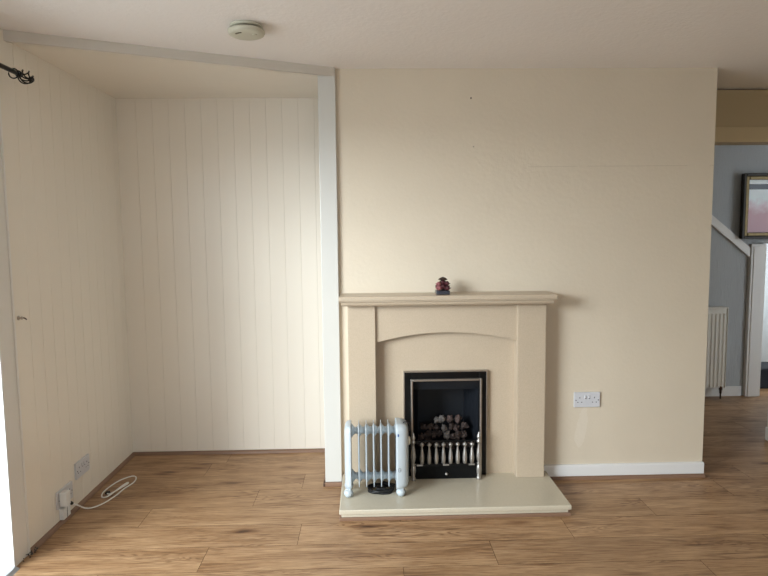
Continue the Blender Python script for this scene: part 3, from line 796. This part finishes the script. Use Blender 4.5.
# ------------------------------------------------------------------ smoke alarm
r = thing('smoke_alarm', 'round aged cream smoke alarm on the ceiling', 'smoke alarm', (-0.500, 2.640, ZC))
def L_(prof, z0): return [(a, -b_) for a, b_ in prof]
def lz(prof, n=40):
    b = BM(); lathe(b, [(a, ZC - h) for a, h in prof], n, o=(-0.500, 2.640, 0)); return b
part('base_plate', lz([(0.066, 0.0), (0.068, 0.003), (0.068, 0.010), (0.060, 0.012)]), M_ALARM, r)
part('vent_gap', lz([(0.058, 0.0122), (0.058, 0.020)]), M_ALARMD, r)
part('cover', lz([(0.074, 0.0202), (0.077, 0.023), (0.077, 0.030), (0.073, 0.038), (0.062, 0.043), (0.035, 0.045), (0.001, 0.045)]), M_ALARM, r)
bm = BM()
for k in range(5):
    a = 3.9 + k * 0.13
    box(bm, -0.5 + 0.05 * math.cos(a) - 0.003, -0.5 + 0.05 * math.cos(a) + 0.003, 2.64 + 0.05 * math.sin(a) - 0.003, 2.64 + 0.05 * math.sin(a) + 0.003, ZC - 0.0460, ZC - 0.0435)
part('sounder_slots', bm, M_ALARMD, r)
bm = BM(); lathe(bm, [(0.009, ZC - 0.0445), (0.009, ZC - 0.047), (0.007, ZC - 0.048), (0.001, ZC - 0.048)], 16, o=(-0.462, 2.615, 0)); part('test_button', bm, M_ALARM, r)

# ------------------------------------------------------------------ hall
# diagonal stair string on the hall wall
bm = BM()
prism(bm, [(2.60, 1.765), (3.204, 1.268), (3.204, 1.186), (2.60, 1.682)], 'Y', YHW - 0.026, YHW - 0.001, bev=0.003)
tag(obj('stair_string', bm, M_GLOSS2), 'diagonal white stair string board across the grey hall wall', 'stair board')
r = thing('door_post', 'white painted post at the end of the grey hall wall', 'post', (3.27, 4.97, 0))
bm = BM(); box(bm, PX + 0.001, 3.335, YHW - 0.035, YHW + 0.1, 0, 1.299, 0.004); part('shaft', bm, M_GLOSS2, r)
bm = BM(); box(bm, PX + 0.02, 3.335 - 0.03, YHW - 0.041, YHW - 0.034, 0.0, 1.28, 0.002); part('face_bead', bm, M_GLOSS2, r)

r = thing('wall_radiator', 'ivory ribbed wall radiator in the hall beside the doorway', 'radiator', (2.6, 4.9, 0.1))
bm = BM()
x0, x1, z0, z1 = 2.20, 2.990, 0.095, 0.770
box(bm, x0, x1, 4.878, 4.892, z0, z1, 0.003)
n = int((x1 - x0 - 0.02) / 0.0335)
for k in range(n):
    xx = x1 - 0.022 - k * 0.0335
    prism(bm, [(xx - 0.012, 4.880), (xx - 0.008, 4.868), (xx + 0.008, 4.868), (xx + 0.012, 4.880)], 'Z', z0 + 0.012, z1 - 0.045, bev=0.002)
part('panel', bm, M_RADPAN, r)
bm = BM(); box(bm, x0 - 0.003, x1 + 0.003, 4.865, 4.935, z1 - 0.004, z1 + 0.010, 0.003); part('top_grille', bm, M_RADPAN, r)
bm = BM(); box(bm, x1 - 0.002, x1 + 0.003, 4.868, 4.935, z0, z1, 0.002); part('side_panel', bm, M_RADPAN, r)
bm = BM(); box(bm, x0 + 0.1, x0 + 0.13, 4.892, YHW, z0 + 0.05, z1 - 0.1); part('wall_bracket', bm, M_RADPAN, r); bm = BM(); box(bm, x1 - 0.13, x1 - 0.1, 4.892, YHW, z0 + 0.05, z1 - 0.1); part('wall_bracket', bm, M_RADPAN, r)
bm = BM(); lathe(bm, [(0.006, 0.0), (0.006, 0.045), (0.010, 0.048), (0.010, 0.075), (0.014, 0.077), (0.014, 0.105), (0.008, 0.110), (0.001, 0.111)], 12, o=(2.962, 4.885, 0)); part('valve', bm, M_NAIL, r, 'dark metal valve')

bm = BM(); box(bm, 3.12, 3.3, 4.9, 4.96, 0, 0.01)
bm.free()
PMT = mirror_pane_mat()
r = thing('framed_mirror', 'picture with a painted reflection, pale above and pink below, in a dark gilt frame', 'mirror', (3.35, 4.95, 1.34))
px0, px1, pz0, pz1 = 3.098, 3.62, 1.343, 1.880
bm = BM(); frame(bm, px0, px1, pz0, pz1, 0.022, 4.900, 4.942, bev=0.004); part('outer_frame', bm, M_GILTD, r, 'dark bronze outer moulding')
bm = BM(); frame(bm, px0 + 0.022, px1 - 0.022, pz0 + 0.022, pz1 - 0.022, 0.030, 4.908, 4.942, bev=0.006); part('inner_frame', bm, M_GILT, r, 'gilt inner moulding')
bm = BM(); box(bm, px0 + 0.05, px1 - 0.05, 4.935, 4.940, pz0 + 0.05, pz1 - 0.05); part('print', bm, PMT, r)  # mirror pane carrying the painted reflection
bm = BM(); box(bm, px0 + 0.1, px0 + 0.42, 4.941, YHW, pz1 - 0.06, pz1 - 0.03); part('hanging_batten', bm, M_GILTD, r)
r = thing('stair_step', 'dark carpeted stair step seen past the hall post', 'step', (3.6, 5.3, 0))
bm = BM(); box(bm, 3.475, 4.3, 5.17, 5.45, 0, 0.185, 0.012, 3); part('tread', bm, M_CARPET, r)
